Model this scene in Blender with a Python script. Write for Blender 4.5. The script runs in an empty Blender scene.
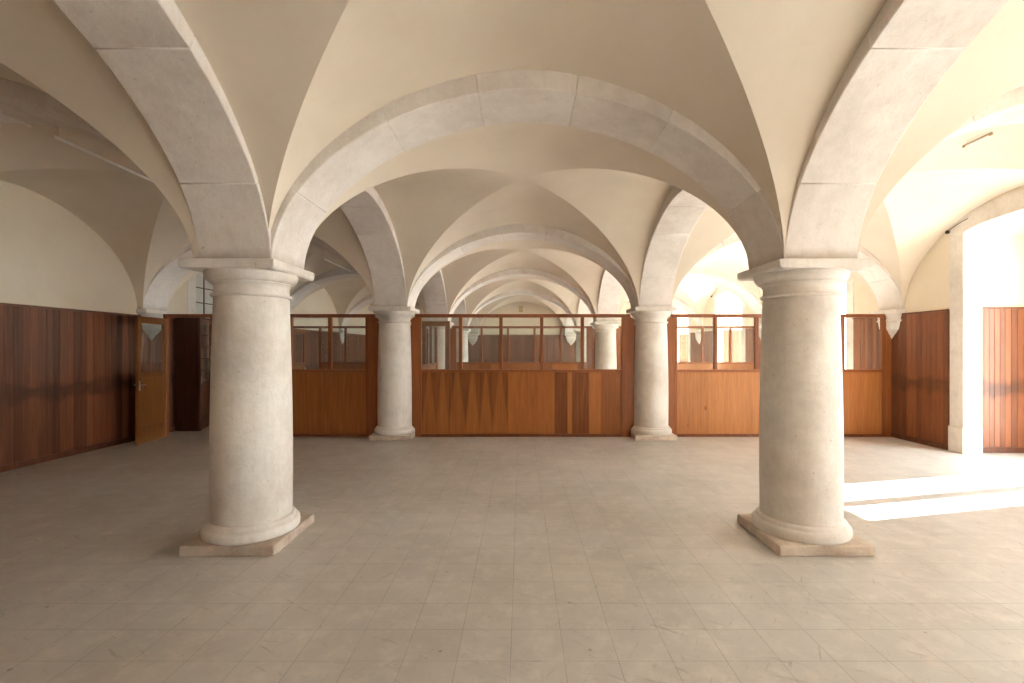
import bpy, math, random
from mathutils import Vector
random.seed(7)
S = 5.0            # column spacing in metres
X0 = 0.0375        # centre line of the middle aisle
EYE = 0.3447 * S
def YR(k): return (0.870 + (k - 1)) * S      # depth of column row k
WL, WR = -1.452 * S, 1.450 * S               # inner faces of the side walls
Y_FRONT, Y_END = YR(-1), YR(5)
SP = 0.494 * S                               # springing height (top of abacus)
HW = 0.062 * S                               # half width of arches
A = 0.438 * S                                # half span
B_IN, B_WEB = 0.290 * S, 0.338 * S
NEXP = 1.85
scene = bpy.context.scene
COL = scene.collection

# ------------------------------------------------------------------ mesh builder
class MB:
    def __init__(s):
        s.v = []; s.f = []; s.t = []; s.sm = []
    def face(s, idx, tint=(0.5, 0.5, 0.0), smooth=False, per=None):
        s.f.append(tuple(idx)); s.t.append(per if per else [tint] * len(idx)); s.sm.append(smooth)
    def box(s, x0, x1, y0, y1, z0, z1, tint=0.5, flame=0.0, grain_axis='x'):
        b = len(s.v)
        for z in (z0, z1):
            for y in (y0, y1):
                for x in (x0, x1):
                    s.v.append((x, y, z))
        def c(i):
            u = (i & 1) if grain_axis == 'x' else ((i >> 1) & 1)
            return (tint, float(u), flame)
        for q in ((0,2,3,1),(4,5,7,6),(0,1,5,4),(2,6,7,3),(0,4,6,2),(1,3,7,5)):
            s.face([b + i for i in q], per=[c(i) for i in q])
    def prism_y(s, poly, y0, y1, tint=0.5):
        """poly: list of (x,z), counter-clockwise seen from -y"""
        b = len(s.v); n = len(poly)
        for y in (y0, y1):
            for (x, z) in poly: s.v.append((x, y, z))
        s.face([b + i for i in range(n)], (tint, .5, 0))
        s.face([b + n + i for i in reversed(range(n))], (tint, .5, 0))
        for i in range(n):
            j = (i + 1) % n
            s.face([b + i, b + n + i, b + n + j, b + j], (tint, .5, 0))
    def lathe(s, prof, seg=64, tint=0.5):
        b = len(s.v)
        for (r, z) in prof:
            for k in range(seg):
                a = 2 * math.pi * k / seg
                s.v.append((r * math.cos(a), r * math.sin(a), z))
        for i in range(len(prof) - 1):
            for k in range(seg):
                k2 = (k + 1) % seg
                s.face([b + i*seg + k, b + i*seg + k2, b + (i+1)*seg + k2, b + (i+1)*seg + k], (tint, .5, 0), True)
        s.face([b + k for k in reversed(range(seg))], (tint, .5, 0))
        s.face([b + (len(prof)-1)*seg + k for k in range(seg)], (tint, .5, 0))
    def tube(s, pts, r, seg=10, tint=0.5):
        b = len(s.v); pts = [Vector(p) for p in pts]
        for i, p in enumerate(pts):
            d = (pts[min(i+1, len(pts)-1)] - pts[max(i-1, 0)]).normalized()
            up = Vector((0, 0, 1)) if abs(d.z) < .9 else Vector((1, 0, 0))
            e1 = d.cross(up).normalized(); e2 = d.cross(e1)
            for k in range(seg):
                a = 2*math.pi*k/seg
                s.v.append(tuple(p + e1*(r*math.cos(a)) + e2*(r*math.sin(a))))
        for i in range(len(pts)-1):
            for k in range(seg):
                k2 = (k+1) % seg
                s.face([b+i*seg+k, b+i*seg+k2, b+(i+1)*seg+k2, b+(i+1)*seg+k], (tint, .5, 0), True)
        s.face([b + k for k in reversed(range(seg))]); s.face([b + (len(pts)-1)*seg + k for k in range(seg)])
    def mesh(s, name, mat, sharp=35):
        me = bpy.data.meshes.new(name)
        me.from_pydata(s.v, [], s.f)
        at = me.color_attributes.new('tint', 'FLOAT_COLOR', 'CORNER')
        li = 0
        for per in s.t:
            for c in per:
                at.data[li].color = (c[0], c[1], c[2], 1); li += 1
        me.polygons.foreach_set('use_smooth', s.sm)
        me.materials.append(mat)
        me.update()
        if any(s.sm): me.set_sharp_from_angle(angle=math.radians(sharp))
        return me
    def build(s, name, mat, parent=None, loc=(0,0,0), bevel=0, sharp=35, segs=2):
        o = bpy.data.objects.new(name, s.mesh(name, mat, sharp)); COL.objects.link(o)
        o.location = loc
        if parent: o.parent = parent
        if bevel:
            m = o.modifiers.new('bevel', 'BEVEL'); m.width = bevel; m.segments = segs
            m.limit_method = 'ANGLE'; m.angle_limit = math.radians(40)
        return o

def empty(name, loc, rz=0.0):
    o = bpy.data.objects.new(name, None); COL.objects.link(o)
    o.location = loc; o.rotation_euler = (0, 0, rz); o.empty_display_size = .2
    return o
def tag(o, label, cat, group=None):
    o['label'] = label; o['category'] = cat
    if group: o['group'] = group
    return o
def struct(o):
    o['kind'] = 'structure'; return o
def copy_tree(o, parent=None):
    c = o.copy(); COL.objects.link(c)
    if parent: c.parent = parent
    for ch in list(o.children): copy_tree(ch, c)
    return c

# ------------------------------------------------------------------ materials
def new_mat(name):
    m = bpy.data.materials.new(name); m.use_nodes = True
    nt = m.node_tree; nt.nodes.clear()
    out = nt.nodes.new('ShaderNodeOutputMaterial'); p = nt.nodes.new('ShaderNodeBsdfPrincipled')
    nt.links.new(p.outputs[0], out.inputs[0])
    return m, nt, p
class N:
    """tiny node helper"""
    def __init__(s, nt): s.nt = nt
    def n(s, t, **kw):
        x = s.nt.nodes.new(t)
        for k, v in kw.items(): setattr(x, k, v)
        return x
    def put(s, node, i, v):
        if isinstance(v, bpy.types.NodeSocket): s.nt.links.new(v, node.inputs[i])
        elif v is not None: node.inputs[i].default_value = v
    def math(s, op, a, b=None, c=None, clamp=False):
        x = s.n('ShaderNodeMath', operation=op, use_clamp=clamp)
        s.put(x, 0, a); s.put(x, 1, b); s.put(x, 2, c); return x.outputs[0]
    def mix(s, f, a, b, blend='MIX'):
        x = s.n('ShaderNodeMix', data_type='RGBA', blend_type=blend)
        s.put(x, 0, f); s.put(x, 6, a); s.put(x, 7, b); return x.outputs[2]
    def noise(s, vec, scale, detail=3, rough=.55, dist=0):
        x = s.n('ShaderNodeTexNoise'); s.put(x, 'Vector', vec); x.inputs['Scale'].default_value = scale
        x.inputs['Detail'].default_value = detail; x.inputs['Roughness'].default_value = rough
        x.inputs['Distortion'].default_value = dist; return x.outputs[0]
    def ramp(s, f, stops):
        x = s.n('ShaderNodeValToRGB'); s.put(x, 0, f); e = x.color_ramp.elements
        while len(e) < len(stops): e.new(.5)
        for i, (p, c) in enumerate(stops):
            e[i].position = p; e[i].color = (*c, 1) if len(c) == 3 else c
        return x.outputs[0]
    def rng(s, v, a, b, c=0, d=1):
        x = s.n('ShaderNodeMapRange'); x.clamp = True
        s.put(x, 0, v); s.put(x, 1, a); s.put(x, 2, b); s.put(x, 3, c); s.put(x, 4, d); return x.outputs[0]
    def obj(s, scale=(1,1,1), rnd=True, rot=(0,0,0)):
        t = s.n('ShaderNodeTexCoord').outputs['Object']
        if rnd:
            oi = s.n('ShaderNodeObjectInfo').outputs['Random']
            v = s.n('ShaderNodeVectorMath', operation='ADD'); s.put(v, 0, t)
            s.put(v, 1, s.math('MULTIPLY', oi, 31.0)); t = v.outputs[0]
        m = s.n('ShaderNodeMapping'); s.put(m, 0, t); m.inputs['Scale'].default_value = scale
        m.inputs['Rotation'].default_value = rot
        return m.outputs[0]
    def bump(s, h, strength, dist, prev=None):
        x = s.n('ShaderNodeBump'); x.inputs['Strength'].default_value = strength
        x.inputs['Distance'].default_value = dist; s.put(x, 'Height', h)
        if prev: s.put(x, 'Normal', prev)
        return x.outputs[0]

def stone_mat(name, light, dark, grime=None, low_z=None):
    m, nt, p = new_mat(name); g = N(nt)
    v = g.obj()
    big = g.noise(v, 1.1, 5, .6)
    med = g.noise(v, 7, 5, .65)
    at = g.n('ShaderNodeAttribute', attribute_name='tint')
    sep = g.n('ShaderNodeSeparateColor'); g.put(sep, 0, at.outputs['Color'])
    f = g.math('ADD', g.math('MULTIPLY', big, .75), g.math('MULTIPLY', med, .35))
    f = g.math('ADD', f, g.math('MULTIPLY', g.math('SUBTRACT', sep.outputs[0], .5), .3))
    c = g.ramp(f, [(.38, dark), (.64, light)])
    spk = g.noise(v, 70, 3, .7)
    c = g.mix(g.rng(spk, .52, .72, 0, .22), c, (dark[0]*.72, dark[1]*.66, dark[2]*.58, 1))
    vs = g.obj(scale=(9, 9, 1.0))                       # vertical tooling and run marks
    st = g.noise(vs, 3, 3, .6)
    c = g.mix(g.rng(st, .5, .8, 0, .22), c, (dark[0]*.85, dark[1]*.78, dark[2]*.68, 1))
    pit = g.noise(v, 38, 2, .5)
    c = g.mix(g.rng(pit, .70, .78, 0, .55), c, (dark[0]*.5, dark[1]*.42, dark[2]*.35, 1))
    if low_z is not None:
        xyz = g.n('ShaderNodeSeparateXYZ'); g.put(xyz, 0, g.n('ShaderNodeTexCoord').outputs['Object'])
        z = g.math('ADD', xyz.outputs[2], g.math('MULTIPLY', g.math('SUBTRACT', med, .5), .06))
        c = g.mix(g.rng(z, low_z, low_z + .11, .5, 0), c, (*grime, 1))  # browner close to the given height, fading out above it
    nt.links.new(c, p.inputs['Base Color'])
    p.inputs['Roughness'].default_value = .72
    p.inputs['Specular IOR Level'].default_value = .35
    b = g.bump(med, .5, .014); b = g.bump(pit, .25, .004, b)
    nt.links.new(b, p.inputs['Normal'])
    return m

def plaster_mat(name, c1, c2):
    m, nt, p = new_mat(name); g = N(nt)
    v = g.obj(rnd=False)
    c = g.ramp(g.noise(v, .7, 5, .6), [(.3, c1), (.7, c2)])
    blot = g.noise(v, 3.3, 5, .7)
    c = g.mix(g.rng(blot, .58, .8, 0, .25), c, (c1[0]*.86, c1[1]*.82, c1[2]*.76, 1))
    nt.links.new(c, p.inputs['Base Color'])
    p.inputs['Roughness'].default_value = .85; p.inputs['Specular IOR Level'].default_value = .2
    b = g.bump(g.noise(v, 22, 4, .6), .22, .006); b = g.bump(g.noise(v, 2.2, 2, .5), .25, .03, b)
    nt.links.new(b, p.inputs['Normal'])
    return m

def wood_mat(name, dark, light, rough=.38, stain=False, knots=False, base_wear=False):
    m, nt, p = new_mat(name); g = N(nt)
    at = g.n('ShaderNodeAttribute', attribute_name='tint')
    sep = g.n('ShaderNodeSeparateColor'); g.put(sep, 0, at.outputs['Color'])
    tint, u, flame = sep.outputs
    tc = g.n('ShaderNodeTexCoord').outputs['Object']
    off = g.n('ShaderNodeVectorMath', operation='ADD'); g.put(off, 0, tc)
    g.put(off, 1, g.math('MULTIPLY', tint, 47.0))
    mp = g.n('ShaderNodeMapping'); g.put(mp, 0, off.outputs[0]); mp.inputs['Scale'].default_value = (14, 14, .55)
    gr = g.noise(mp.outputs[0], 1.6, 6, .65, .6)
    mp2 = g.n('ShaderNodeMapping'); g.put(mp2, 0, off.outputs[0]); mp2.inputs['Scale'].default_value = (90, 90, 2.2)
    fine = g.noise(mp2.outputs[0], 1.5, 3, .6)
    f = g.math('ADD', g.math('MULTIPLY', tint, .60), g.math('MULTIPLY', g.rng(gr, .3, .7), .28))
    xyz = g.n('ShaderNodeSeparateXYZ'); g.put(xyz, 0, tc); z = xyz.outputs[2]
    # pointed figure of mirrored veneer leaves
    au = g.math('ABSOLUTE', g.math('SUBTRACT', g.math('MULTIPLY', u, 2.0), 1.0))
    thr = g.math('ADD', g.math('MULTIPLY', z, -.72), 1.10)
    d = g.math('SUBTRACT', g.math('ADD', au, g.math('MULTIPLY', g.math('SUBTRACT', gr, .5), .5)), thr)
    fl = g.math('MULTIPLY', g.rng(d, -.12, .12), flame)
    f = g.math('SUBTRACT', f, g.math('MULTIPLY', fl, .23))
    c = g.ramp(f, [(.12, dark), (.85, light)])
    c = g.mix(g.rng(fine, .45, .75, 0, .35), c, (dark[0]*.6, dark[1]*.5, dark[2]*.45, 1))
    if stain:
        n = g.noise(tc, 2.4, 5, .6)
        zz = g.math('ADD', z, g.math('MULTIPLY', g.math('SUBTRACT', n, .5), .5))
        band = g.math('MULTIPLY', g.rng(zz, .90, 1.0), g.rng(zz, 1.24, 1.16))
        band = g.math('MULTIPLY', band, g.rng(n, .3, .65, .15, .7))
        c = g.mix(band, c, (dark[0]*.45, dark[1]*.42, dark[2]*.42, 1))
    if base_wear:
        n = g.noise(tc, 9, 4, .7)
        zz = g.math('ADD', z, g.math('MULTIPLY', g.math('SUBTRACT', n, .5), .35))
        c = g.mix(g.rng(zz, .02, .22, .6, 0), c, (light[0]*1.05, light[1]*1.2, light[2]*1.5, 1))
    if knots:
        vo = g.n('ShaderNodeTexVoronoi'); vm = g.n('ShaderNodeMapping'); g.put(vm, 0, tc)
        vm.inputs['Scale'].default_value = (3.4, .01, 1.7); g.put(vo, 'Vector', vm.outputs[0]); vo.inputs['Scale'].default_value = 1
        c = g.mix(g.rng(vo.outputs['Distance'], .045, .09, .75, 0), c, (dark[0]*.4, dark[1]*.35, dark[2]*.3, 1))
    nt.links.new(c, p.inputs['Base Color'])
    nt.links.new(g.rng(fine, .3, .7, rough*.85, rough*1.25), p.inputs['Roughness'])
    nt.links.new(g.bump(fine, .12, .002), p.inputs['Normal'])
    return m

def plain_mat(name, col, rough=.5, metal=0, spec=.5):
    m, nt, p = new_mat(name); g = N(nt)
    n = g.noise(g.obj(), 9, 4, .6)
    c = g.mix(g.rng(n, .35, .7), (*[x*.86 for x in col], 1), (*col, 1))
    nt.links.new(c, p.inputs['Base Color'])
    p.inputs['Roughness'].default_value = rough; p.inputs['Metallic'].default_value = metal
    p.inputs['Specular IOR Level'].default_value = spec
    return m

def glass_mat(name, tint=(.95, .97, .96), haze=.04):
    m = bpy.data.materials.new(name); m.use_nodes = True; nt = m.node_tree; nt.nodes.clear(); g = N(nt)
    out = g.n('ShaderNodeOutputMaterial')
    tr = g.n('ShaderNodeBsdfTransparent'); tr.inputs[0].default_value = (*tint, 1)
    gl = g.n('ShaderNodeBsdfGlossy'); gl.inputs['Roughness'].default_value = .03
    fr = g.n('ShaderNodeFresnel'); g.put(fr, 0, g.rng(g.n('ShaderNodeNewGeometry').outputs['Backfacing'], 0, 1, 1.4, 1/1.4))
    di = g.n('ShaderNodeBsdfDiffuse'); di.inputs[0].default_value = (.8, .78, .74, 1)
    m1 = g.n('ShaderNodeMixShader'); m2 = g.n('ShaderNodeMixShader')
    dust = g.noise(g.obj(), 2.5, 4, .7)
    g.put(m2, 0, g.rng(dust, .3, .75, haze*.4, haze*1.8)); g.put(m2, 1, tr.outputs[0]); g.put(m2, 2, di.outputs[0])
    g.put(m1, 0, fr.outputs[0]); g.put(m1, 1, m2.outputs[0]); g.put(m1, 2, gl.outputs[0])
    nt.links.new(m1.outputs[0], out.inputs[0])
    return m

def floor_mat():
    m, nt, p = new_mat('vinyl_tile'); g = N(nt)
    tc = g.n('ShaderNodeTexCoord').outputs['Object']
    mp = g.n('ShaderNodeMapping'); g.put(mp, 0, tc)
    T = .298
    mp.inputs['Location'].default_value = (0.0115*S + T*100, -0.527*S + T*100, 0)
    br = g.n('ShaderNodeTexBrick'); g.put(br, 'Vector', mp.outputs[0])
    br.offset = 0; br.squash = 1
    br.inputs['Scale'].default_value = 1; br.inputs['Mortar Size'].default_value = .0016
    br.inputs['Mortar Smooth'].default_value = .3; br.inputs['Bias'].default_value = 0
    br.inputs['Brick Width'].default_value = T; br.inputs['Row Height'].default_value = T
    br.inputs['Color1'].default_value = (0, 0, 0, 1); br.inputs['Color2'].default_value = (1, 1, 1, 1)
    br.inputs['Mortar'].default_value = (.5, .5, .5, 1)
    big = g.noise(tc, .8, 5, .6)
    c = g.ramp(g.math('ADD', big, g.math('MULTIPLY', br.outputs[0], .08)), [(.3, FL1), (.75, FL2)])
    cl = g.noise(tc, 5, 6, .75)
    c = g.mix(g.rng(cl, .48, .75, 0, .7), c, (FL2[0]*1.18, FL2[1]*1.16, FL2[2]*1.12, 1))
    # scuffs in two directions
    for rot, sc, lo in ((.55, (1.4, 12, 1), .66), (-1.0, (1.8, 17, 1), .67), (.12, (1.2, 18, 1), .685), (1.5, (5, 22, 1), .68)):
        mr = g.n('ShaderNodeMapping'); g.put(mr, 0, tc); mr.inputs['Rotation'].default_value = (0, 0, rot)
        ms = g.n('ShaderNodeMapping'); g.put(ms, 0, mr.outputs[0])
        ms.inputs['Scale'].default_value = sc
        sn = g.noise(ms.outputs[0], 2.2, 5, .7, .4)
        c = g.mix(g.rng(sn, lo-.06, lo+.06, 0, .42), c, (.19, .15, .12, 1))
    v = g.n('ShaderNodeTexVoronoi'); g.put(v, 'Vector', tc); v.inputs['Scale'].default_value = 3.4
    spn = g.noise(tc, 14, 3, .6)
    sp = g.math('ADD', v.outputs['Distance'], g.math('MULTIPLY', g.math('SUBTRACT', spn, .5), .06))
    c = g.mix(g.rng(sp, .02, .05, .55, 0), c, (.14, .10, .07, 1))
    ln = g.math('MULTIPLY', br.outputs['Fac'], g.rng(g.noise(tc, 1.7, 3, .6), .35, .6, .35, .75))
    c = g.mix(ln, c, (.13, .10, .075, 1))
    nt.links.new(c, p.inputs['Base Color'])
    nt.links.new(g.rng(g.noise(tc, 3.5, 6, .7), .3, .75, .34, .56), p.inputs['Roughness'])
    p.inputs['Specular IOR Level'].default_value = .5
    b = g.bump(g.noise(tc, 9, 3, .6), .08, .004); b = g.bump(br.outputs['Fac'], -.2, .001, b)
    nt.links.new(b, p.inputs['Normal'])
    return m

FL1, FL2 = (.46, .43, .395), (.61, .575, .54)
M_STONE = stone_mat('limestone', (.81, .77, .715), (.60, .545, .485))
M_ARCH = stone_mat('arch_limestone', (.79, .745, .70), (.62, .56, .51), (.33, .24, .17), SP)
M_PLINTH = stone_mat('worn_limestone', (.70, .60, .50), (.40, .31, .24))
M_CEIL = plaster_mat('cream_plaster', (.67, .585, .475), (.75, .67, .56))
M_WALL = plaster_mat('wall_plaster', (.70, .61, .475), (.77, .69, .56))
M_PART = wood_mat('orange_brown_veneer', (.15, .038, .008), (.58, .205, .045), .34)
M_PARTK = wood_mat('knotty_veneer', (.22, .065, .014), (.62, .26, .075), .34, knots=True)
M_FRAME = wood_mat('partition_frame_wood', (.14, .036, .010), (.44, .145, .040), .36)
M_PANEL = wood_mat('red_brown_boards', (.065, .020, .009), (.38, .135, .055), .40, stain=True)
M_DOOR = wood_mat('door_wood', (.13, .042, .010), (.36, .14, .035), .36, base_wear=True)
M_DARKW = wood_mat('dark_door_wood', (.06, .02, .01), (.24, .095, .045), .38)
M_GLASS = glass_mat('pane_glass', haze=.03)
M_WINGL = glass_mat('window_glass', haze=.01)
M_LITPANE = plain_mat('lit_pane_colour', (.62, .62, .56), .3)  # opaque pale tone stands in for light behind the tall door's upper glass
M_FLOOR = floor_mat()
M_WHITE = plain_mat('white_enamel', (.82, .80, .76), .4)
M_BLACK = plain_mat('black_plastic', (.02, .02, .02), .45)
M_TAN = plain_mat('tan_paint', (.50, .38, .22), .7)
M_METAL = plain_mat('worn_steel', (.6, .58, .55), .3, 1)
M_WIN = plain_mat('window_paint', (.74, .71, .66), .5)
M_GROUND = plain_mat('outside_paving', (.55, .54, .52), .9)

# ------------------------------------------------------------------ floor, end walls
mb = MB(); mb.v = [(WL-1.6, Y_FRONT-.3, 0), (WR+1.6, Y_FRONT-.3, 0), (WR+1.6, Y_END+.3, 0), (WL-1.6, Y_END+.3, 0),
                   (WL-1.6, Y_FRONT-.3, -.2), (WR+1.6, Y_FRONT-.3, -.2), (WR+1.6, Y_END+.3, -.2), (WL-1.6, Y_END+.3, -.2)]
for q in ((0,1,2,3), (7,6,5,4), (0,4,5,1), (1,5,6,2), (2,6,7,3), (3,7,4,0)): mb.face(q)
struct(mb.build('floor', M_FLOOR))

TOP = .93 * S
def se(u, n=NEXP):     # superellipse height for |u|<=1
    u = min(1, abs(u)); return (1 - u**n) ** (1/n)
def curve(a, b, k=48, n=NEXP):
    pts = []
    for i in range(k + 1):
        t = math.pi * i / k
        c, s_ = math.cos(t), math.sin(t)
        pts.append((math.copysign(abs(c)**(2/n), c) * a, abs(s_)**(2/n) * b if 0 < i < k else 0.0))
    return pts      # from +a to -a

# vault webs of every bay in one plaster ceiling
mb = MB()
def web(cx, cy, axis, sgn, reach):
    """axis 'x': height varies with x, the strip runs along y away from the centre"""
    cv = curve(A, B_WEB, 72)
    m = 8
    rows = []
    for (u, h) in cv:
        row = []
        r0 = abs(u)
        for j in range(m + 1):
            end = A + .002 + (reach - A) * min(1, h/.12)
            d = r0 + (max(end, r0) - r0) * j / m
            x, y = (u, sgn*d) if axis == 'x' else (sgn*d, u)
            row.append(len(mb.v)); mb.v.append((cx + x, cy + y, SP + h*(1 - .048*min(1, d/A)**2)))
        rows.append(row)
    flip = (sgn > 0) == (axis == 'x')
    for i in range(len(rows)-1):
        for j in range(m):
            q = [rows[i][j], rows[i+1][j], rows[i+1][j+1], rows[i][j+1]]
            if flip: q.reverse()
            mb.face(q, smooth=True)
for k in range(-1, 5):
    cy = (YR(k) + YR(k+1)) / 2
    for c in (-1, 0, 1):
        cx = X0 + c * S
        for sgn in (-1, 1):
            web(cx, cy, 'x', sgn, A + .07)
            r = A + .07
            if c == sgn: r = abs((WR if c > 0 else WL) - cx) + .02
            web(cx, cy, 'y', sgn, r)
        # roof deck over the bay keeps the sky out
o = mb.build('ceiling', M_CEIL, sharp=60); struct(o)
mb = MB(); mb.box(WL-1.7, WR+1.7, Y_FRONT-.4, Y_END+.4, TOP, TOP+.2)
struct(mb.build('ceiling', M_CEIL))

mb = MB(); mb.box(WL-1.6, WR+1.6, Y_END, Y_END+.3, 0, TOP); struct(mb.build('wall_back', M_WALL))

# ------------------------------------------------------------------ side walls with arched recesses
REC = .2365 * S; FRI = .2165 * S; FRO = .2665 * S
AL_SP, AL_CR = .720*S, .756*S
TH = .26 * S
def alcove_c(k): return (YR(k) + YR(k+1))/2 - .0215*S     # centre of recess of bay k
def wall_side(name, xi, sgn, openings, out=TH):
    """xi inner face, sgn +1 right / -1 left"""
    w = MB()
    xo = xi + sgn*out
    a_, b_ = min(xi, xo), max(xi, xo)
    y = Y_FRONT
    for k in range(-1, 5):
        y1 = YR(k+1)
        if k not in openings:
            w.box(a_, b_, y, y1, 0, TOP)
        else:
            c = alcove_c(k)
            w.box(a_, b_, y, c-REC, 0, TOP); w.box(a_, b_, c+REC, y1, 0, TOP)
            n = 24
            ys = [c + REC*math.cos(math.pi*i/n) for i in range(n+1)]
            hs = [AL_SP + (AL_CR-AL_SP)*math.sin(math.pi*i/n) for i in range(n+1)]
            for i in range(n):
                b0 = len(w.v)
                for yy, zz in ((ys[i], hs[i]), (ys[i+1], hs[i+1])):
                    for xx in (xi, xo):
                        w.v.append((xx, yy, zz)); w.v.append((xx, yy, TOP))
                # indices: b0..: y_i: xi low, xi top, xo low, xo top ; y_i+1 the same +4
                fs = [(0,1,5,4), (2,6,7,3), (0,4,6,2)]
                for q in fs:
                    q = [b0+j for j in q]
                    if sgn < 0: q.reverse()
                    w.face(q, smooth=(q == fs[2]))
        y = y1
    return struct(w.build(name, M_WALL))
R_OPEN = (-1, 0, 1, 2, 3, 4); L_OPEN = (2,)
wall_side('wall_right', WR, 1, R_OPEN)
wall_side('wall_left', WL, -1, L_OPEN)

# outer skin of the right wall with the window openings (glazed doors down to a low threshold)
WTOP = .70*S
def win_span(k):                     # opening in depth for bay k, mullion off centre in the recess
    o_ = (k-1)*S
    if k == 1: return 1.118*S+o_, 1.290*S+o_, 1.431*S+o_
    if k == 0: return 1.22*S+o_, 1.396*S+o_, 1.572*S+o_
    return 1.118*S+o_, 1.345*S+o_, 1.572*S+o_  # widths here and in the viewer bay are shaped to tune indoor light
xo0, xo1 = WR+TH, WR+TH+.18
w = MB(); y = Y_FRONT-.3
for k in R_OPEN:
    a0, am, a1 = win_span(k)
    w.box(xo0, xo1, y, a0, 0, TOP); w.box(xo0, xo1, a0, a1, WTOP, TOP); w.box(xo0, xo1, a0, a1, 0, .04)
    y = a1
w.box(xo0, xo1, y, Y_END+.3, 0, TOP)
struct(w.build('wall_right', M_WALL))
xl0, xl1 = WL-TH-.18, WL-TH
w = MB(); w.box(xl0, xl1, Y_FRONT-.3, Y_END+.3, 0, TOP)
struct(w.build('wall_left', M_WALL))

def glazed(k, idx):
    a0, am, a1 = win_span(k)
    xc = xo0 + .06
    root = struct(empty('window_%d' % idx, (xc, am, 0)))
    f = MB(); t = .05
    l0, l1 = a0-am, a1-am
    f.box(-.035, .035, l0, l0+t, .04, WTOP); f.box(-.035, .035, l1-t, l1, .04, WTOP)
    f.box(-.035, .035, l0+t, l1-t, WTOP-t, WTOP); f.box(-.035, .035, l0+t, l1-t, .04, .04+.08)
    f.build('window_frame', M_WIN, root, bevel=.004)
    mu = MB(); mu.box(-.045, .045, -.085, .085, .12, WTOP-t); mu.build('mullion', M_WIN, root, bevel=.006)
    for (p, q) in ((l0+t, -.085), (.085, l1-t)):
        gmb = MB(); gmb.box(-.003, .003, p, q, .12, WTOP-t); gmb.build('pane', M_WINGL, root)
    return root
for i, k in enumerate(R_OPEN): glazed(k, i+1)

# front wall behind the viewer
w = MB(); yf0, yf1 = Y_FRONT-.3, Y_FRONT
xs = WL-1.6
FWIN = []
for (p, q) in FWIN:
    w.box(xs, p, yf0, yf1, 0, TOP); w.box(p, q, yf0, yf1, 3.3, TOP); w.box(p, q, yf0, yf1, 0, .9); xs = q
w.box(xs, WR+1.6, yf0, yf1, 0, TOP); struct(w.build('wall_front', M_WALL))
for i, (p, q) in enumerate(FWIN):
    root = struct(empty('window_%d' % (i+7), ((p+q)/2, Y_FRONT-.15, .9)))
    f = MB(); hw = (q-p)/2
    f.box(-hw, -hw+.06, -.03, .03, 0, 2.4); f.box(hw-.06, hw, -.03, .03, 0, 2.4)
    f.box(-hw+.06, hw-.06, -.03, .03, 0, .06); f.box(-hw+.06, hw-.06, -.03, .03, 2.34, 2.4); f.box(-.035, .035, -.03, .03, .06, 2.34)
    f.build('window_frame', M_WIN, root, bevel=.004)
    g_ = MB(); g_.box(-hw+.06, -.035, -.003, .003, .06, 2.34); g_.build('pane', M_WINGL, root)
    g_ = MB(); g_.box(.035, hw-.06, -.003, .003, .06, 2.34); g_.build('pane', M_WINGL, root)

# ------------------------------------------------------------------ columns
R = lambda x: x * S
PROF_BASE = [(.060,.0170),(.0762,.0170),(.0783,.0190),(.0790,.0225),(.0790,.0285),(.0782,.0322),(.0762,.0348),(.0735,.0358),(.0724,.0360),(.0720,.0364),(.0717,.0408),(.0700,.0422),(.0666,.0436)]
PROF_SHAFT = [(.0656,.0434),(.0660,.07),(.0664,.12),(.0664,.17),(.0660,.22),(.0652,.27),(.0641,.32),(.0628,.37),(.0614,.41),(.0606,.436)]
PROF_CAP = [(.0604,.4350),(.0632,.4352),(.0650,.4368),(.0655,.4388),(.0646,.4408),(.0612,.4416),(.0606,.4428),(.0606,.4535),(.0614,.4560),(.0636,.4588),(.0638,.4592),(.0664,.4594),(.0666,.4614),(.0672,.4616),(.0700,.4630),(.0726,.4658),(.0745,.4698),(.0753,.4740),(.0755,.4785)]
def col_radius(z):       # metres -> metres, at any height
    pr = [(r*S, h*S) for r, h in PROF_BASE[3:] + PROF_SHAFT[1:] + PROF_CAP[1:]]
    for (r0, h0), (r1, h1) in zip(pr, pr[1:]):
        if h0 <= z <= h1: return r0 + (r1-r0)*((z-h0)/max(1e-6, h1-h0))
    return .079*S
def worn(o, strength, size, seed):
    """wear of the arrises: a little displacement noise on a subdivided block"""
    tx = bpy.data.textures.new('wear', 'CLOUDS'); tx.noise_scale = size
    s_ = o.modifiers.new('sub', 'SUBSURF'); s_.subdivision_type = 'SIMPLE'; s_.levels = s_.render_levels = 3
    d = o.modifiers.new('wear', 'DISPLACE'); d.texture = tx; d.strength = strength; d.texture_coords = 'GLOBAL'; d.mid_level = .5
def make_column():
    root = empty('column', (0, 0, 0))
    p = .079*S
    m = MB(); m.box(-p, p, -p, p, 0, .0175*S); o = m.build('plinth', M_PLINTH, root, bevel=.012, segs=3); worn(o, .02, .09, 1)
    m = MB(); m.lathe([(r*S, z*S) for r, z in PROF_BASE], 72); m.build('base_moulding', M_STONE, root, sharp=50)
    m = MB(); m.lathe([(r*S, z*S) for r, z in PROF_SHAFT], 72); m.build('shaft', M_STONE, root)
    m = MB(); m.lathe([(r*S, z*S) for r, z in PROF_CAP], 72); m.build('capital', M_STONE, root, sharp=40)
    m = MB(); m.prism_y([(-p+.018, .4785*S), (p-.018, .4785*S), (p, .4820*S), (p, SP), (-p, SP), (-p, .4820*S)], -p, p)
    o = m.build('abacus', M_STONE, root, bevel=.008, segs=2); worn(o, .01, .08, 2)
    return root
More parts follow.
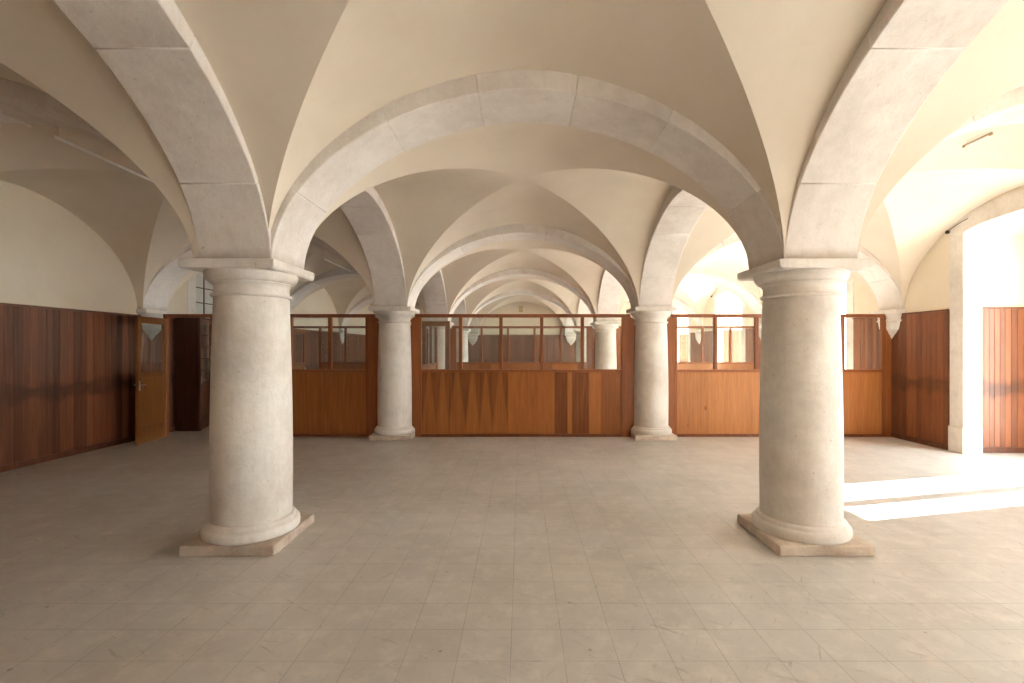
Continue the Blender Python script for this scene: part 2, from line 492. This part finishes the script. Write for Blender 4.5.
CL = {
 (1,-1): 'big pale limestone column nearest on the left, foot on a square plinth',
 (1, 1): 'big pale limestone column nearest on the right, beside the sunlit floor',
 (2,-1): 'limestone column at the left end of the middle glazed partition',
 (2, 1): 'limestone column at the right end of the middle glazed partition',
 (3,-1): 'small pale column half hidden by the open glazed door behind the middle partition',
 (3, 1): 'pale column seen through the rightmost pane of the middle partition',
 (4,-1): 'far thin column seen through the second pane from left of the middle partition',
 (4, 1): 'far thin column seen just left of the larger column behind the middle partition',
 (0,-1): 'limestone column behind the viewer on the left',
 (0, 1): 'limestone column behind the viewer on the right',
}
first = None
for k in (1, 2, 3, 4, 0):
    for s_ in (-1, 1):
        if first is None: c = first = make_column()
        else: c = copy_tree(first)
        c.location = (X0 + s_*S/2 + (.004*S if (k, s_) == (1, -1) else 0), YR(k), 0)
        if k >= 2: c.scale.z = 1.016
        tag(c, CL[(k, s_)], 'column', 'limestone columns')

# ------------------------------------------------------------------ arches
def arch_mesh():
    """stone ring in local x (span) / y (width), z absolute, cut into seven voussoirs"""
    m = MB(); K = 72
    inn = curve(A, B_IN, K); outr = curve(S/2, .395*S, K)
    def idx(cond): return min(range(K//2+1), key=cond)
    j1 = idx(lambda i: abs(inn[i][1] + SP - .603*S)); j2 = idx(lambda i: abs(inn[i][1] + SP - .725*S)); j3 = idx(lambda i: abs(inn[i][0] - .082*S))
    cuts = [0, j1, j2, j3, K-j3, K-j2, K-j1, K]
    rnd = [.5, .62, .40, .55, .45, .6, .48]
    for c, (a, b) in enumerate(zip(cuts, cuts[1:])):
        t = (rnd[c], .5, 0); base = len(m.v)
        for i in range(a, b+1):
            for (px, pz) in (inn[i], outr[i]):
                for y in (-HW, HW): m.v.append((px, y, SP + pz))
        n = b - a
        for i in range(n):
            q = base + 4*i; r = q + 4
            m.face([q, q+1, r+1, r], t, True)          # soffit
            m.face([q, r, r+2, q+2], t, False)         # front
            m.face([q+1, q+3, r+3, r+1], t, False)     # back
            m.face([q+2, r+2, r+3, q+3], t, True)      # top
        m.face([base, base+2, base+3, base+1], t); e = base + 4*n
        m.face([e, e+1, e+3, e+2], t)
    return m
ARCH = arch_mesh()
def arch_label(kind, k, c):
    side = {-1: 'left', 0: 'centre', 1: 'right'}[c]
    if kind == 't':
        row = {0: 'behind the viewer', 1: 'on the nearest columns', 2: 'above the near glazed partition', 3: 'above the second glazed partition', 4: 'over the far open columns'}[k]
        if c == 0: return {0: 'stone cross arch over the centre aisle behind the viewer',
                           1: 'broad stone arch spanning between the two nearest columns',
                           2: 'stone arch above the middle glazed partition, second one in',
                           3: 'stone arch third in along the centre aisle',
                           4: 'smallest and farthest stone arch along the centre aisle'}[k]
        return 'stone cross arch of the %s aisle %s' % (side, row)
    bay = {-1: 'at the hall end behind the viewer', 0: 'running overhead from the nearest column towards the viewer', 1: 'between the nearest column and the near partition',
           2: 'between the two glazed partitions', 3: 'just past the second glazed partition', 4: 'landing on the far end wall'}[k]
    return '%s lengthwise stone arch %s' % (side, bay)
arch0 = None
for k in range(0, 5):
    for c in (-1, 0, 1):
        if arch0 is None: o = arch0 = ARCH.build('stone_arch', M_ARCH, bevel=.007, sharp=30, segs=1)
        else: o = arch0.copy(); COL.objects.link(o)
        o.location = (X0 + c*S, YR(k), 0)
        if (k, c) == (1, 0): o.location.x += .003*S; o.scale.x = .988
        tag(o, arch_label('t', k, c), 'arch', 'stone arches')
for k in range(-1, 5):
    for c in (-1, 1):
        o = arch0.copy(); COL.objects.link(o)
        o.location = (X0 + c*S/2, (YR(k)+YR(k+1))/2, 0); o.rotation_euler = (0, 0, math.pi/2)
        if (k, c) == (0, -1): o.location.x += .008*S
        tag(o, arch_label('l', k, c), 'arch', 'stone arches')

# ------------------------------------------------------------------ wall corbels
def make_corbel():
    """half capital with a pointed, scalloped foot; stands off local y=0 towards -y; top at z=0"""
    root = empty('corbel', (0, 0, 0))
    def slab(m, pr):
        # pr: (half width, projection, z) from top to bottom -> closed half-rounded solid
        b = len(m.v); seg = 14
        for (hw, pj, z) in pr:
            pj *= .72; z *= .84
            if z < -.05*S: hw *= .86
            for i in range(seg+1):
                t = math.pi*i/seg
                m.v.append((hw*math.copysign(abs(math.cos(t))**.6, math.cos(t)), -pj*abs(math.sin(t))**.6 - .0, z))
            m.v.append((-hw, .05, z)); m.v.append((hw, .05, z))
        n = seg+3
        for i in range(len(pr)-1):
            for j in range(n):
                j2 = (j+1) % n
                m.face([b+i*n+j, b+i*n+j2, b+(i+1)*n+j2, b+(i+1)*n+j][::1], smooth=(j < seg))
        m.face([b+j for j in reversed(range(n))]); m.face([b+(len(pr)-1)*n+j for j in range(n)])
    m = MB(); h = .068*S
    m.box(-h, h, -.040*S, .05, -.0145*S, 0); m.build('abacus', M_STONE, root, bevel=.008)
    m = MB(); q = S
    slab(m, [(.064*q,.050*q,-.0145*q),(.062*q,.048*q,-.020*q),(.056*q,.042*q,-.028*q),(.052*q,.039*q,-.034*q),(.052*q,.038*q,-.046*q),(.056*q,.042*q,-.048*q),(.056*q,.042*q,-.052*q),(.050*q,.038*q,-.055*q)])
    m.build('capital', M_STONE, root, sharp=40)
    m = MB()
    slab(m, [(.050*q,.038*q,-.055*q),(.050*q,.038*q,-.085*q),(.046*q,.036*q,-.092*q),(.040*q,.030*q,-.096*q),(.037*q,.028*q,-.103*q),(.028*q,.022*q,-.112*q),(.022*q,.017*q,-.116*q),(.018*q,.015*q,-.124*q),(.008*q,.010*q,-.134*q),(.004*q,.005*q,-.142*q)])
    m.build('console', M_STONE, root, sharp=50)
    return root
corb = None
spots = []
for k in range(0, 5):
    spots.append((WL, YR(k), -math.pi/2+math.pi, 'left', k)); spots.append((WR, YR(k), -math.pi/2, 'right', k))
for c in (-1, 1):
    spots.append((X0 + c*S/2, Y_END, 0, 'end', c)); spots.append((X0 + c*S/2, Y_FRONT, math.pi, 'front', c))
rowname = {0: 'behind the viewer', 1: 'level with the nearest columns', 2: 'beside the near glazed partition', 3: 'beside the second glazed partition', 4: 'level with the farthest columns'}
for (x, y, rz, wname, k) in spots:
    if corb is None: c = corb = make_corbel()
    else: c = copy_tree(corb)
    c.location = (x, y, SP); c.rotation_euler = (0, 0, rz)
    if wname in ('left', 'right'): lab = 'pointed stone corbel on the %s wall %s' % (wname, rowname[k])
    elif wname == 'end': lab = 'pointed white corbel on the far end wall, %s one' % ('left' if k < 0 else 'right')
    else: lab = 'pointed corbel on the wall behind the viewer, %s one' % ('left' if k < 0 else 'right')
    tag(c, lab, 'corbel', 'stone wall corbels')

# ------------------------------------------------------------------ board panelling
PTH = .03
def panelling(name, x, y0, y1, facing, height, label, mat=None, axis='y', bw=.115, tl=(.15, .9)):
    """boards along depth (axis y) or along x; facing = direction of the room (+1/-1) on the other axis"""
    mat = mat or M_PANEL
    L = abs(y1 - y0); org = (x, min(y0, y1), 0) if axis == 'y' else (min(y0, y1), x, 0)
    root = empty(name, org); tag(root, label, 'wall panelling', 'board panelling')
    def bx(m, l0, l1, d0, d1, z0, z1, t=.5):
        a, b = sorted((d0*facing, d1*facing))
        if axis == 'y': m.box(a, b, l0, l1, z0, z1, t, grain_axis='y')
        else: m.box(l0, l1, a, b, z0, z1, t)
    m = MB(); l = .0
    rr = random.Random(int(abs(x*37 + y0*11)))
    while l < L - .02:
        wdt = min(bw*rr.uniform(.82, 1.15), L - l)
        if L - l - wdt < .04: wdt = L - l
        bx(m, l+.0015, l+wdt-.0015, 0.0, PTH*.75 + rr.uniform(-.001, .001), .09, height-.03, rr.uniform(*tl))
        l += wdt
    m.build('boards', mat, root, bevel=.003, segs=1)
    m = MB(); bx(m, 0, L, 0, PTH*.5, .0, height-.03, .2); m.build('backing', mat, root)
    m = MB(); bx(m, 0, L, 0, PTH+.012, height-.03, height, .35); m.build('cap_rail', mat, root, bevel=.004)
    m = MB(); bx(m, 0, L, 0, PTH+.01, 0, .09, .2); m.build('skirting_board', mat, root, bevel=.006)
    return root
PH = .472*S
CW = .055*S         # corbels sit in gaps in front, boards run under them
for k in range(-1, 5):
    ya, yb = YR(k), YR(k+1)
    nm = {-1: 'bay behind the viewer', 0: 'viewer bay', 1: 'open near bay', 2: 'bay between the two partitions', 3: 'bay past the second partition', 4: 'farthest bay'}[k]
    # left wall
    segs = [(ya+.001, yb-.001)] if k not in L_OPEN else [(ya+.001, alcove_c(k)-FRO-.01), (alcove_c(k)+FRO+.01, yb-.001)]
    for i, (a, b) in enumerate(segs):
        part = '' if len(segs) == 1 else (', nearer half' if i == 0 else ', farther half')
        panelling('wall_panelling', WL, a, b, 1, PH, 'dark red brown board panelling on the left wall, %s%s' % (nm, part))
    c = alcove_c(k)
    for i, (a, b) in enumerate(((ya+.001, c-FRO-.01), (c+FRO+.01, yb-.001))):
        panelling('wall_panelling', WR, a, b, -1, .478*S, 'red brown board panelling on the right wall, %s, %s the recess' % (nm, 'before' if i == 0 else 'beyond'), tl=(.35, .95))
    # recess cheeks
    panelling('recess_panelling', c+REC, WR+.06*S, WR+TH-.02, -1, .482*S, 'red brown boards facing the viewer inside the right recess, %s' % nm, axis='x', bw=.1, tl=(.4, 1))
    panelling('recess_panelling', c-REC, WR+.06*S, WR+TH-.02, 1, .482*S, 'boards on the near cheek of the right recess, %s' % nm, axis='x', bw=.1, tl=(.4, 1))
panelling('wall_panelling', Y_END, WL+.05, WR-.05, -1, .486*S, 'dull brown board panelling across the far end wall', axis='x', tl=(.1, .7))
panelling('wall_panelling', Y_FRONT, WL+.05, WR-.05, 1, .472*S, 'board panelling on the wall behind the viewer', axis='x')

# plaster ledge above the left panelling
for side, x, f, h, ks in (('left', WL, 1, PH, range(-1, 5)), ('right', WR, -1, .478*S, range(-1, 5))):
    m = MB()
    for k in ks:
        ya, yb = YR(k)+.36, YR(k+1)-.36
        c = alcove_c(k)
        sg = [(ya, yb)] if (side == 'left' and k not in L_OPEN) else [(ya, c-FRO-.02), (c+FRO+.02, yb)]
        for a, b in sg:
            if b > a: m.box(*sorted((x, x+f*(PTH+.004))), a, b, h+.001, h+.022)
    struct(m.build('trim_1' if side == 'left' else 'trim_2', M_WALL, bevel=.006))

# ------------------------------------------------------------------ stone arch surrounds of the recesses
def make_surround():
    """local x along the wall, y into the wall, origin on the floor at the recess centre"""
    root = empty('recess_surround', (0, 0, 0))
    isp, icr, osp, ocr = .718*S, .747*S, .738*S, .808*S
    d0, d1 = -.012, .06*S
    for s_ in (-1, 1):
        m = MB(); a, b = sorted((s_*FRI, s_*FRO)); m.box(a, b, d0, d1, .085*S, isp, .55); m.build('jamb', M_STONE, root, bevel=.006)
        m = MB(); a, b = sorted((s_*(FRI-.012), s_*(FRO+.008))); m.box(a, b, d0-.02, d1, 0, .085*S, .6); m.build('jamb_base', M_STONE, root, bevel=.008)
    m = MB(); n = 40
    for i in range(n+1):
        t = math.pi*i/n; c, s2 = math.cos(t), math.sin(t)
        for y in (d0, d1):
            m.v.append((FRI*c, y, isp + (icr-isp)*s2)); m.v.append((FRO*c, y, isp + (osp-isp)*min(1, s2*3) + (ocr-osp)*s2))
    for i in range(n):
        q = 4*i; r = q+4
        for f in ([q, q+1, r+1, r], [q+2, r+2, r+3, q+3], [q, r, r+2, q+2], [q+1, q+3, r+3, r+1]):
            m.face(f, (.5, .5, 0), smooth=(f[1] == r or f[1] == q+3))
    m.face([0, 2, 3, 1]); m.face([4*n, 4*n+1, 4*n+3, 4*n+2])
    m.build('arch_head', M_STONE, root, bevel=.006, sharp=30)
    return root
sur = None
for side, opens in (('right', R_OPEN), ('left', L_OPEN)):
    for k in opens:
        if sur is None: o = sur = make_surround()
        else: o = copy_tree(sur)
        o.location = (WR if side == 'right' else WL, alcove_c(k), 0)
        o.rotation_euler = (0, 0, -math.pi/2 if side == 'right' else math.pi/2)
        nm = {-1: 'behind the viewer', 0: 'beside the viewer', 1: 'in the open near bay', 2: 'between the two partitions', 3: 'past the second partition', 4: 'in the farthest bay'}[k]
        tag(o, 'stone surround of the arched %s wall recess %s' % (side, nm), 'arch surround', 'stone recess surrounds')

# ------------------------------------------------------------------ glazed partitions
ZS, ZT0, ZT1 = .261*S, .466*S, .479*S
FT = .035      # half thickness of frame
def partition(loc, rz, label, xs, full=(), boards=None, mat=None, col_l=None, col_r=None, seed=0, door_gap=None, ext=(0, 0), row=2):
    """xs: post centres in local x. col_l/col_r: local x of a column at each end (scribed end board)"""
    rr = random.Random(seed); mat = mat or M_PART
    root = empty('glazed_partition', loc, rz); tag(root, label, 'partition', 'glazed wooden partitions')
    x0, x1 = xs[0], xs[-1]; pw = .033
    t0 = door_gap[0] if door_gap else x0; t1 = x1
    lim0 = (col_l + .0785*S + .006) if col_l is not None else t0 - pw
    lim1 = (col_r - .0785*S - .006) if col_r is not None else t1 + pw
    m = MB(); m.box(min(lim0, t0-pw), lim1 if col_r is not None else t1+pw, -FT-.008, FT+.008, ZT0, ZT1, .35); m.build('top_rail', M_FRAME, root, bevel=.004)
    m = MB(); m.box(x0+pw, x1-pw, -FT, FT, ZS-.045, ZS+.012, .6); m.build('sill_rail', M_FRAME, root, bevel=.004)
    m = MB(); m.box(x0+pw, x1-pw, -FT, FT, 0, .06, .15); m.build('bottom_rail', M_FRAME, root, bevel=.005)
    # lower panel
    m = MB(); l = x0+pw; e = x1-pw
    bl = boards or [(rr.uniform(.3, .42), rr.uniform(.35, .8), 0) for _ in range(20)]
    i = 0
    while l < e - .01:
        wd, t, fl = bl[i % len(bl)]; i += 1
        wd = min(wd, e-l)
        if e-l-wd < .03: wd = e-l
        m.box(l, l+wd, -FT*.45, FT*.45, .06, ZS-.045, t, fl); l += wd
    m.build('lower_panel', mat, root)
    for j, x in enumerate(xs):
        ends = j in (0, len(xs)-1)
        m = MB(); z0 = 0 if ends or j in full else ZS+.012
        m.box(x-pw, x+pw, -FT, FT, z0, ZT0, .45 + rr.uniform(-.15, .15)); m.build('post', M_FRAME, root, bevel=.004)
    for a, b in zip(xs, xs[1:]):
        m = MB(); m.box(a+pw, b-pw, -.003, .003, ZS+.012, ZT0); m.build('pane', M_GLASS, root)
    if door_gap:
        m = MB(); m.box(door_gap[0]-pw, door_gap[0]+pw, -FT, FT, 0, ZT0, .4); m.build('post', M_FRAME, root, bevel=.004)
    for cx, xe, sg in ((col_l, xs[0]-pw, 1), (col_r, xs[-1]+pw, -1)):
        if cx is None: continue
        m = MB(); zs = [0.0, .0174*S, .0176*S]; z = .024*S
        zs += [.0176*S+.005, .03*S, .036*S, .0375*S, .042*S, .044*S] + [.06*S*i for i in range(1, 7)] + [.40*S, .43*S, .4345*S, .437*S, .441*S, .4425*S, .449*S, .4505*S, .454*S, .457*S, .46*S, .464*S, ZT0]
        zs = sorted(set(round(z_, 5) for z_ in zs))
        pts = []
        for z_ in zs:
            r = (.079*S if z_ < .0175*S else col_radius(z_))
            r = math.sqrt(max(r*r - FT*FT, 0)) if z_ > .0175*S else r
            pts.append((cx + sg*(r+.004), z_))
        poly = pts + [(xe, ZT0), (xe, 0)] if sg > 0 else pts + [(xe, ZT0), (xe, 0)]
        if sg > 0: poly = poly[::-1]
        m.prism_y(poly, -FT*.8, FT*.8, .62); m.build('end_board', M_FRAME, root)
    return root
def door_leaf(loc, rz, label, name='glazed_door', w=.168*S, h=.458*S, knob_side=1, mat=None, panes=1):
    """hinge at origin, leaf runs along local +x"""
    mat = mat or M_DOOR
    root = empty(name, loc, rz); tag(root, label, 'door')
    st = .095 if panes == 1 else .07; t = .02; z0 = .012
    zg0, zg1 = (.258*S, .436*S) if panes == 1 else (.20*S, h-.09)
    m = MB(); m.box(0, st, -t, t, z0, h, .55); m.box(w-st, w, -t, t, z0, h, .6); m.box(st, w-st, -t, t, zg1, h, .5)
    m.box(st, w-st, -t, t, zg0-.09, zg0, .5); m.box(st, w-st, -t, t, z0, z0+.30, .55); m.build('door_frame', mat, root, bevel=.004)
    m = MB(); m.box(st, w-st, -t*.4, t*.4, z0+.30, zg0-.09, .75); m.build('door_panel', mat, root)
    n = panes; hh = (zg1-zg0)/n
    for i in range(n):
        a, b = zg0+i*hh, zg0+(i+1)*hh
        m = MB(); m.box(st, w-st, -.003, .003, a+(.0 if i == 0 else .012), b-(.0 if i == n-1 else .012)); m.build('pane', M_GLASS, root)
        if i: m = MB(); m.box(st, w-st, -t*.7, t*.7, a-.012, a+.012, .4); m.build('glazing_bar', mat, root)
    m = MB(); kx = w-.05; kz = .21*S*1.02
    for sy in (-1, 1):
        m.box(kx-.02, kx+.02, *sorted((sy*t, sy*(t+.006))), kz-.1, kz+.07)
        m.tube([(kx, sy*t, kz), (kx, sy*(t+.05), kz)], .009)
        m.tube([(kx, sy*(t+.045), kz), (kx-.09, sy*(t+.045), kz)], .009)
    m.build('door_handle', M_METAL, root, bevel=.002, segs=1)['label'] = 'worn steel lever handle'
    return root
def rel(v, x): return v*S - x

YP2, YP3 = YR(2)+.0, YR(3)+.0
cxs = {'c': X0, 'l': X0 - S, 'r': X0 + S}
post_c = [(-.398)*S - X0, -.2386*S-X0, -.0795*S-X0, .0805*S-X0, .2415*S-X0, .400*S-X0 + .0]
post_c = [-.4025*S, -.2435*S, -.0855*S, .0735*S, .2325*S, .3925*S]
flameb = [(.145, .62+.05*(i % 3), 1.0) for i in range(14)] 
cboards = [(.29, .56, 1), (.24, .64, 1), (.33, .57, 1), (.27, .63, 1), (.25, .58, 1), (.31, .60, 1),
           (.26, .64, 0), (.34, .60, 0), (.31, .66, 0), (.25, .08, 0), (.09, .80, 0), (.33, .14, 0), (.23, .80, 0), (.40, .40, 0)]
tot = 3.9
cboards = [(w_*1.0, t_, f_) for w_, t_, f_ in cboards]
for row, Y in ((2, YP2), (3, YP3)):
    which = 'near' if row == 2 else 'second'
    wl = ('middle glazed wooden partition between the two second row columns' if row == 2 else
          'farther glazed wooden partition seen through the panes of the middle one')
    partition((X0, Y, 0), 0, wl, post_c, col_l=-S/2, col_r=S/2, boards=cboards if row == 2 else None, seed=row)
    # left aisle: doorway by the wall, then four panes
    xl = X0 - S
    pl = [v*S - xl for v in (-1.205, -1.052, -.899, -.7455, -.600)]
    root = partition((xl, Y, 0), 0, '%s row glazed partition of the left aisle with a doorway by the wall' % which, pl, col_r=S/2,
              boards=[(1.2, .52, 0), (1.2, .48, 0), (1.0, .5, 0)], seed=10+row, door_gap=(-1.388*S - xl, 0))
    xr = X0 + S
    pr = [v*S - xr for v in (.603, .759, .920, 1.090, 1.256, 1.415)]
    root = partition((xr, Y, 0), 0, '%s row glazed partition of the right aisle with knotty lower panels' % which, pr, col_l=-S/2,
              boards=[(.62, .62, 0), (.7, .75, 0), (.6, .68, 0)], mat=M_PARTK, seed=20+row)
    m = MB(); m.box(1.422*S-xr, 1.444*S-xr, -FT, FT, 0, ZT1-.004, .7); m.build('end_board', M_FRAME, root)
# lengthwise partition between the two rows on the left column line
xs_ = [v*S for v in (-.235, -.08, .08, .24, .395)]
partition((X0 - S/2, (YR(2)+YR(3))/2, 0), math.pi/2, 'lengthwise glazed partition running back from the left second row column', xs_, col_r=S/2, seed=31, door_gap=(-.408*S, 0))
# doors
door_leaf((-1.384*S, YR(2)-.05, 0), -math.pi/2 + .13, 'open half glazed orange brown door in front of the left wall', w=.168*S, h=.460*S)
door_leaf((-1.384*S, YR(3)+.05, 0), math.pi/2 - .03, 'open half glazed door in the far left aisle doorway', w=.172*S, h=.460*S)
door_leaf((X0-S/2+.12, YR(2)+.42, 0), 0, 'open glazed door leaf standing behind the left end of the middle partition', w=.178*S, h=.456*S)
sc = empty('door_screen', (-1.45*S, 2.0*S, 0)); tag(sc, 'narrow dark wooden screen beside the many paned leaf past the left doorway', 'screen')
m = MB(); m.box(.0, .11*S, -.02, .02, .0, .472*S, .05); m.build('screen_panel', M_DARKW, sc, bevel=.004)
m = MB(); m.box(.0, .11*S, -.03, .03, .472*S, .472*S+.05, .2); m.build('screen_cap', M_DARKW, sc, bevel=.004)
# tall glazed door set in the left recess, one leaf swung into the room
ca = alcove_c(2)
root = struct(empty('door_1', (WL-.30, ca, 0)))
m = MB(); hw = REC-.002
m.box(-.04, .04, -hw, -hw+.09, 0, AL_SP, .3); m.box(-.04, .04, hw-.09, hw, 0, AL_SP, .3)
m.box(-.04, .04, -hw+.09, hw-.09, AL_SP-.08, AL_SP, .3); m.box(-.04, .04, -hw+.09, hw-.09, .474*S, .474*S+.08, .3)
for y in (-.36, .36): m.box(-.02, .02, y-.015, y+.015, .49*S, AL_SP-.08, .3)
for z in (.56*S, .63*S): m.box(-.015, .015, -hw+.09, hw-.09, z-.012, z+.012, .3)
m.build('door_frame', M_DARKW, root, bevel=.004)
m = MB(); m.box(-.003, .003, -hw+.09, hw-.09, .49*S, AL_SP-.08); m.build('pane', M_LITPANE, root)
m = MB(); m.box(-.02, .02, 0, hw-.09, .01, .474*S, .25); m.build('door_leaf', M_DARKW, root, bevel=.004)
door_leaf((-1.405*S, 2.165*S, 0), -math.pi/2+math.atan2(.063, .17), 'dark many paned door leaf swung open in the left bay past the doorway', w=.180*S, h=.470*S, mat=M_DARKW, panes=5)

# ------------------------------------------------------------------ suspended strip lights of the side aisles
def strip_light(x, y0, y1, z, label, mat, hang):
    L = y1-y0
    root = empty('strip_light', (x, y0, z)); tag(root, label, 'strip light', 'slim aisle strip lights')
    m = MB(); m.box(-.008, .008, 0, L, .008, .022); m.build('batten', mat, root, bevel=.003)
    m = MB(); m.tube([(0, .03, 0), (0, L-.03, 0)], .007); m.build('tube', M_WHITE, root)
    m = MB()
    for e in (.0, L-.03): m.box(-.009, .009, e, e+.03, -.010, .010)
    m.build('lamp_holder', mat, root)
    for e in (.06, L-.06):
        m = MB(); m.tube([(0, e, .034), (0, e, hang-z)], .003, 6); m.build('suspension_rod', mat, root)
ZL = .779*S
crown = SP + B_WEB
for i, (a, b) in enumerate(((.983, 1.319), (2.33, 2.70), (3.33, 3.70), (.45, .78))):
    nm = ('over the open near bay', 'between the two partitions', 'past the second partition', 'in the viewer bay')[i]
    strip_light(-.960*S, a*S, b*S, ZL, 'slim white strip light hung in the left aisle %s' % nm, M_WHITE, crown + .0)
strip_light(1.037*S, 1.052*S, 1.121*S, crown-.075, 'short slim strip light in the right aisle vault of the near bay', M_TAN, crown)
strip_light(1.037*S, 3.052*S, 3.121*S, crown-.075, 'short slim strip light in the right aisle vault past the second partition', M_TAN, crown)
# white cable run at the left aisle
m = MB(); m.tube([(-.960*S, YR(1)-HW-.02, ZL), (-.960*S, YR(1)+HW+.02, ZL)], .009)
tag(m.build('cable_conduit', M_WHITE), 'short white conduit passing under the nearest left aisle arch', 'conduit')

# black cable boxes at the arch spring of the right recesses
bb = None
for k in (1, 3):
    root = empty('cable_box', (WR-.045, alcove_c(k)+FRO+.0, .738*S))
    m = MB(); m.lathe([(.012, -.03), (.026, -.022), (.032, -.006), (.032, .008), (.022, .024), (.008, .03)], 20); m.build('housing', M_BLACK, root)
    m = MB(); pts = []
    for i in range(9):
        t = i/8
        yy = -(FRO*.25)*t
        pts.append((.03, yy, .03 + .12*S*0 + (.16*t - .05*t*t)))
    m.tube(pts, .006, 6); m.build('cable', M_BLACK, root)
    tag(root, 'small black cable box at the spring of right recess arch %s' % ("in the near bay" if k == 1 else "past the second partition"), 'cable box', 'cable boxes')

# tan plate on the far end wall
m = MB(); m.box(-.10, .10, -.05, 0, -.15, .15); m.box(-.13, .13, -.03, 0, .15, .18)
o = m.build('wall_plate', M_TAN, None, (0.0, Y_END, .745*S), bevel=.008)
tag(o, 'small tan plate high on the far end wall', 'wall plate')

# ground outside the windows
m = MB(); m.box(WR+TH+.2, WR+30, -25, 45, -.4, -.2); struct(m.build('ground', M_GROUND))

# ------------------------------------------------------------------ light
W = bpy.data.worlds.new('sky'); scene.world = W; W.use_nodes = True
nt = W.node_tree; bg = nt.nodes['Background']
bg.inputs[0].default_value = (.87, .935, 1.0, 1); bg.inputs[1].default_value = 12.5
sun = bpy.data.lights.new('sun', 'SUN'); sun.energy = 38; sun.angle = math.radians(.6); sun.color = (1, .975, .94)
so = bpy.data.objects.new('sun', sun); COL.objects.link(so)
el = (WTOP - .05) / (1.03*S*1.0264)
d = Vector((-1, -.231, -el*1.0264))
so.rotation_euler = d.to_track_quat('-Z', 'Y').to_euler(); so.location = (30, 10, 25)
def portal(x, y, z, sx, sy, direction):
    l = bpy.data.lights.new('portal', 'AREA'); l.shape = 'RECTANGLE'; l.size = sx; l.size_y = sy
    l.cycles.is_portal = True
    o = bpy.data.objects.new('portal', l); COL.objects.link(o); o.location = (x, y, z)
    o.rotation_euler = Vector(direction).to_track_quat('-Z', 'Z').to_euler()
for k in R_OPEN:
    a0, am, a1 = win_span(k)
    portal(xo1+.01, (a0+a1)/2, WTOP/2, a1-a0, WTOP, (-1, 0, 0))
for (p, q) in FWIN: portal((p+q)/2, Y_FRONT-.31, 2.1, q-p, 2.4, (0, 1, 0))

# ------------------------------------------------------------------ camera and view
cam = bpy.data.cameras.new('camera'); co = bpy.data.objects.new('camera', cam); COL.objects.link(co)
co.location = (0, 0, EYE); co.rotation_euler = (math.pi/2, 0, 0)
cam.sensor_width = 36; cam.lens = 478/1024*36; cam.clip_start = .05; cam.clip_end = 200
cam.shift_x = -9/1024; cam.shift_y = 7/1024
scene.camera = co
scene.view_settings.view_transform = 'Standard'; scene.view_settings.look = 'None'
scene.view_settings.gamma = 1; scene.view_settings.use_curve_mapping = False
scene.view_settings.exposure = 1.22
scene.cycles.use_denoising = True
scene.cycles.max_bounces = 14; scene.cycles.diffuse_bounces = 10; scene.cycles.glossy_bounces = 4
scene.cycles.transparent_max_bounces = 16; scene.cycles.sample_clamp_indirect = 8
scene.cycles.caustics_reflective = False
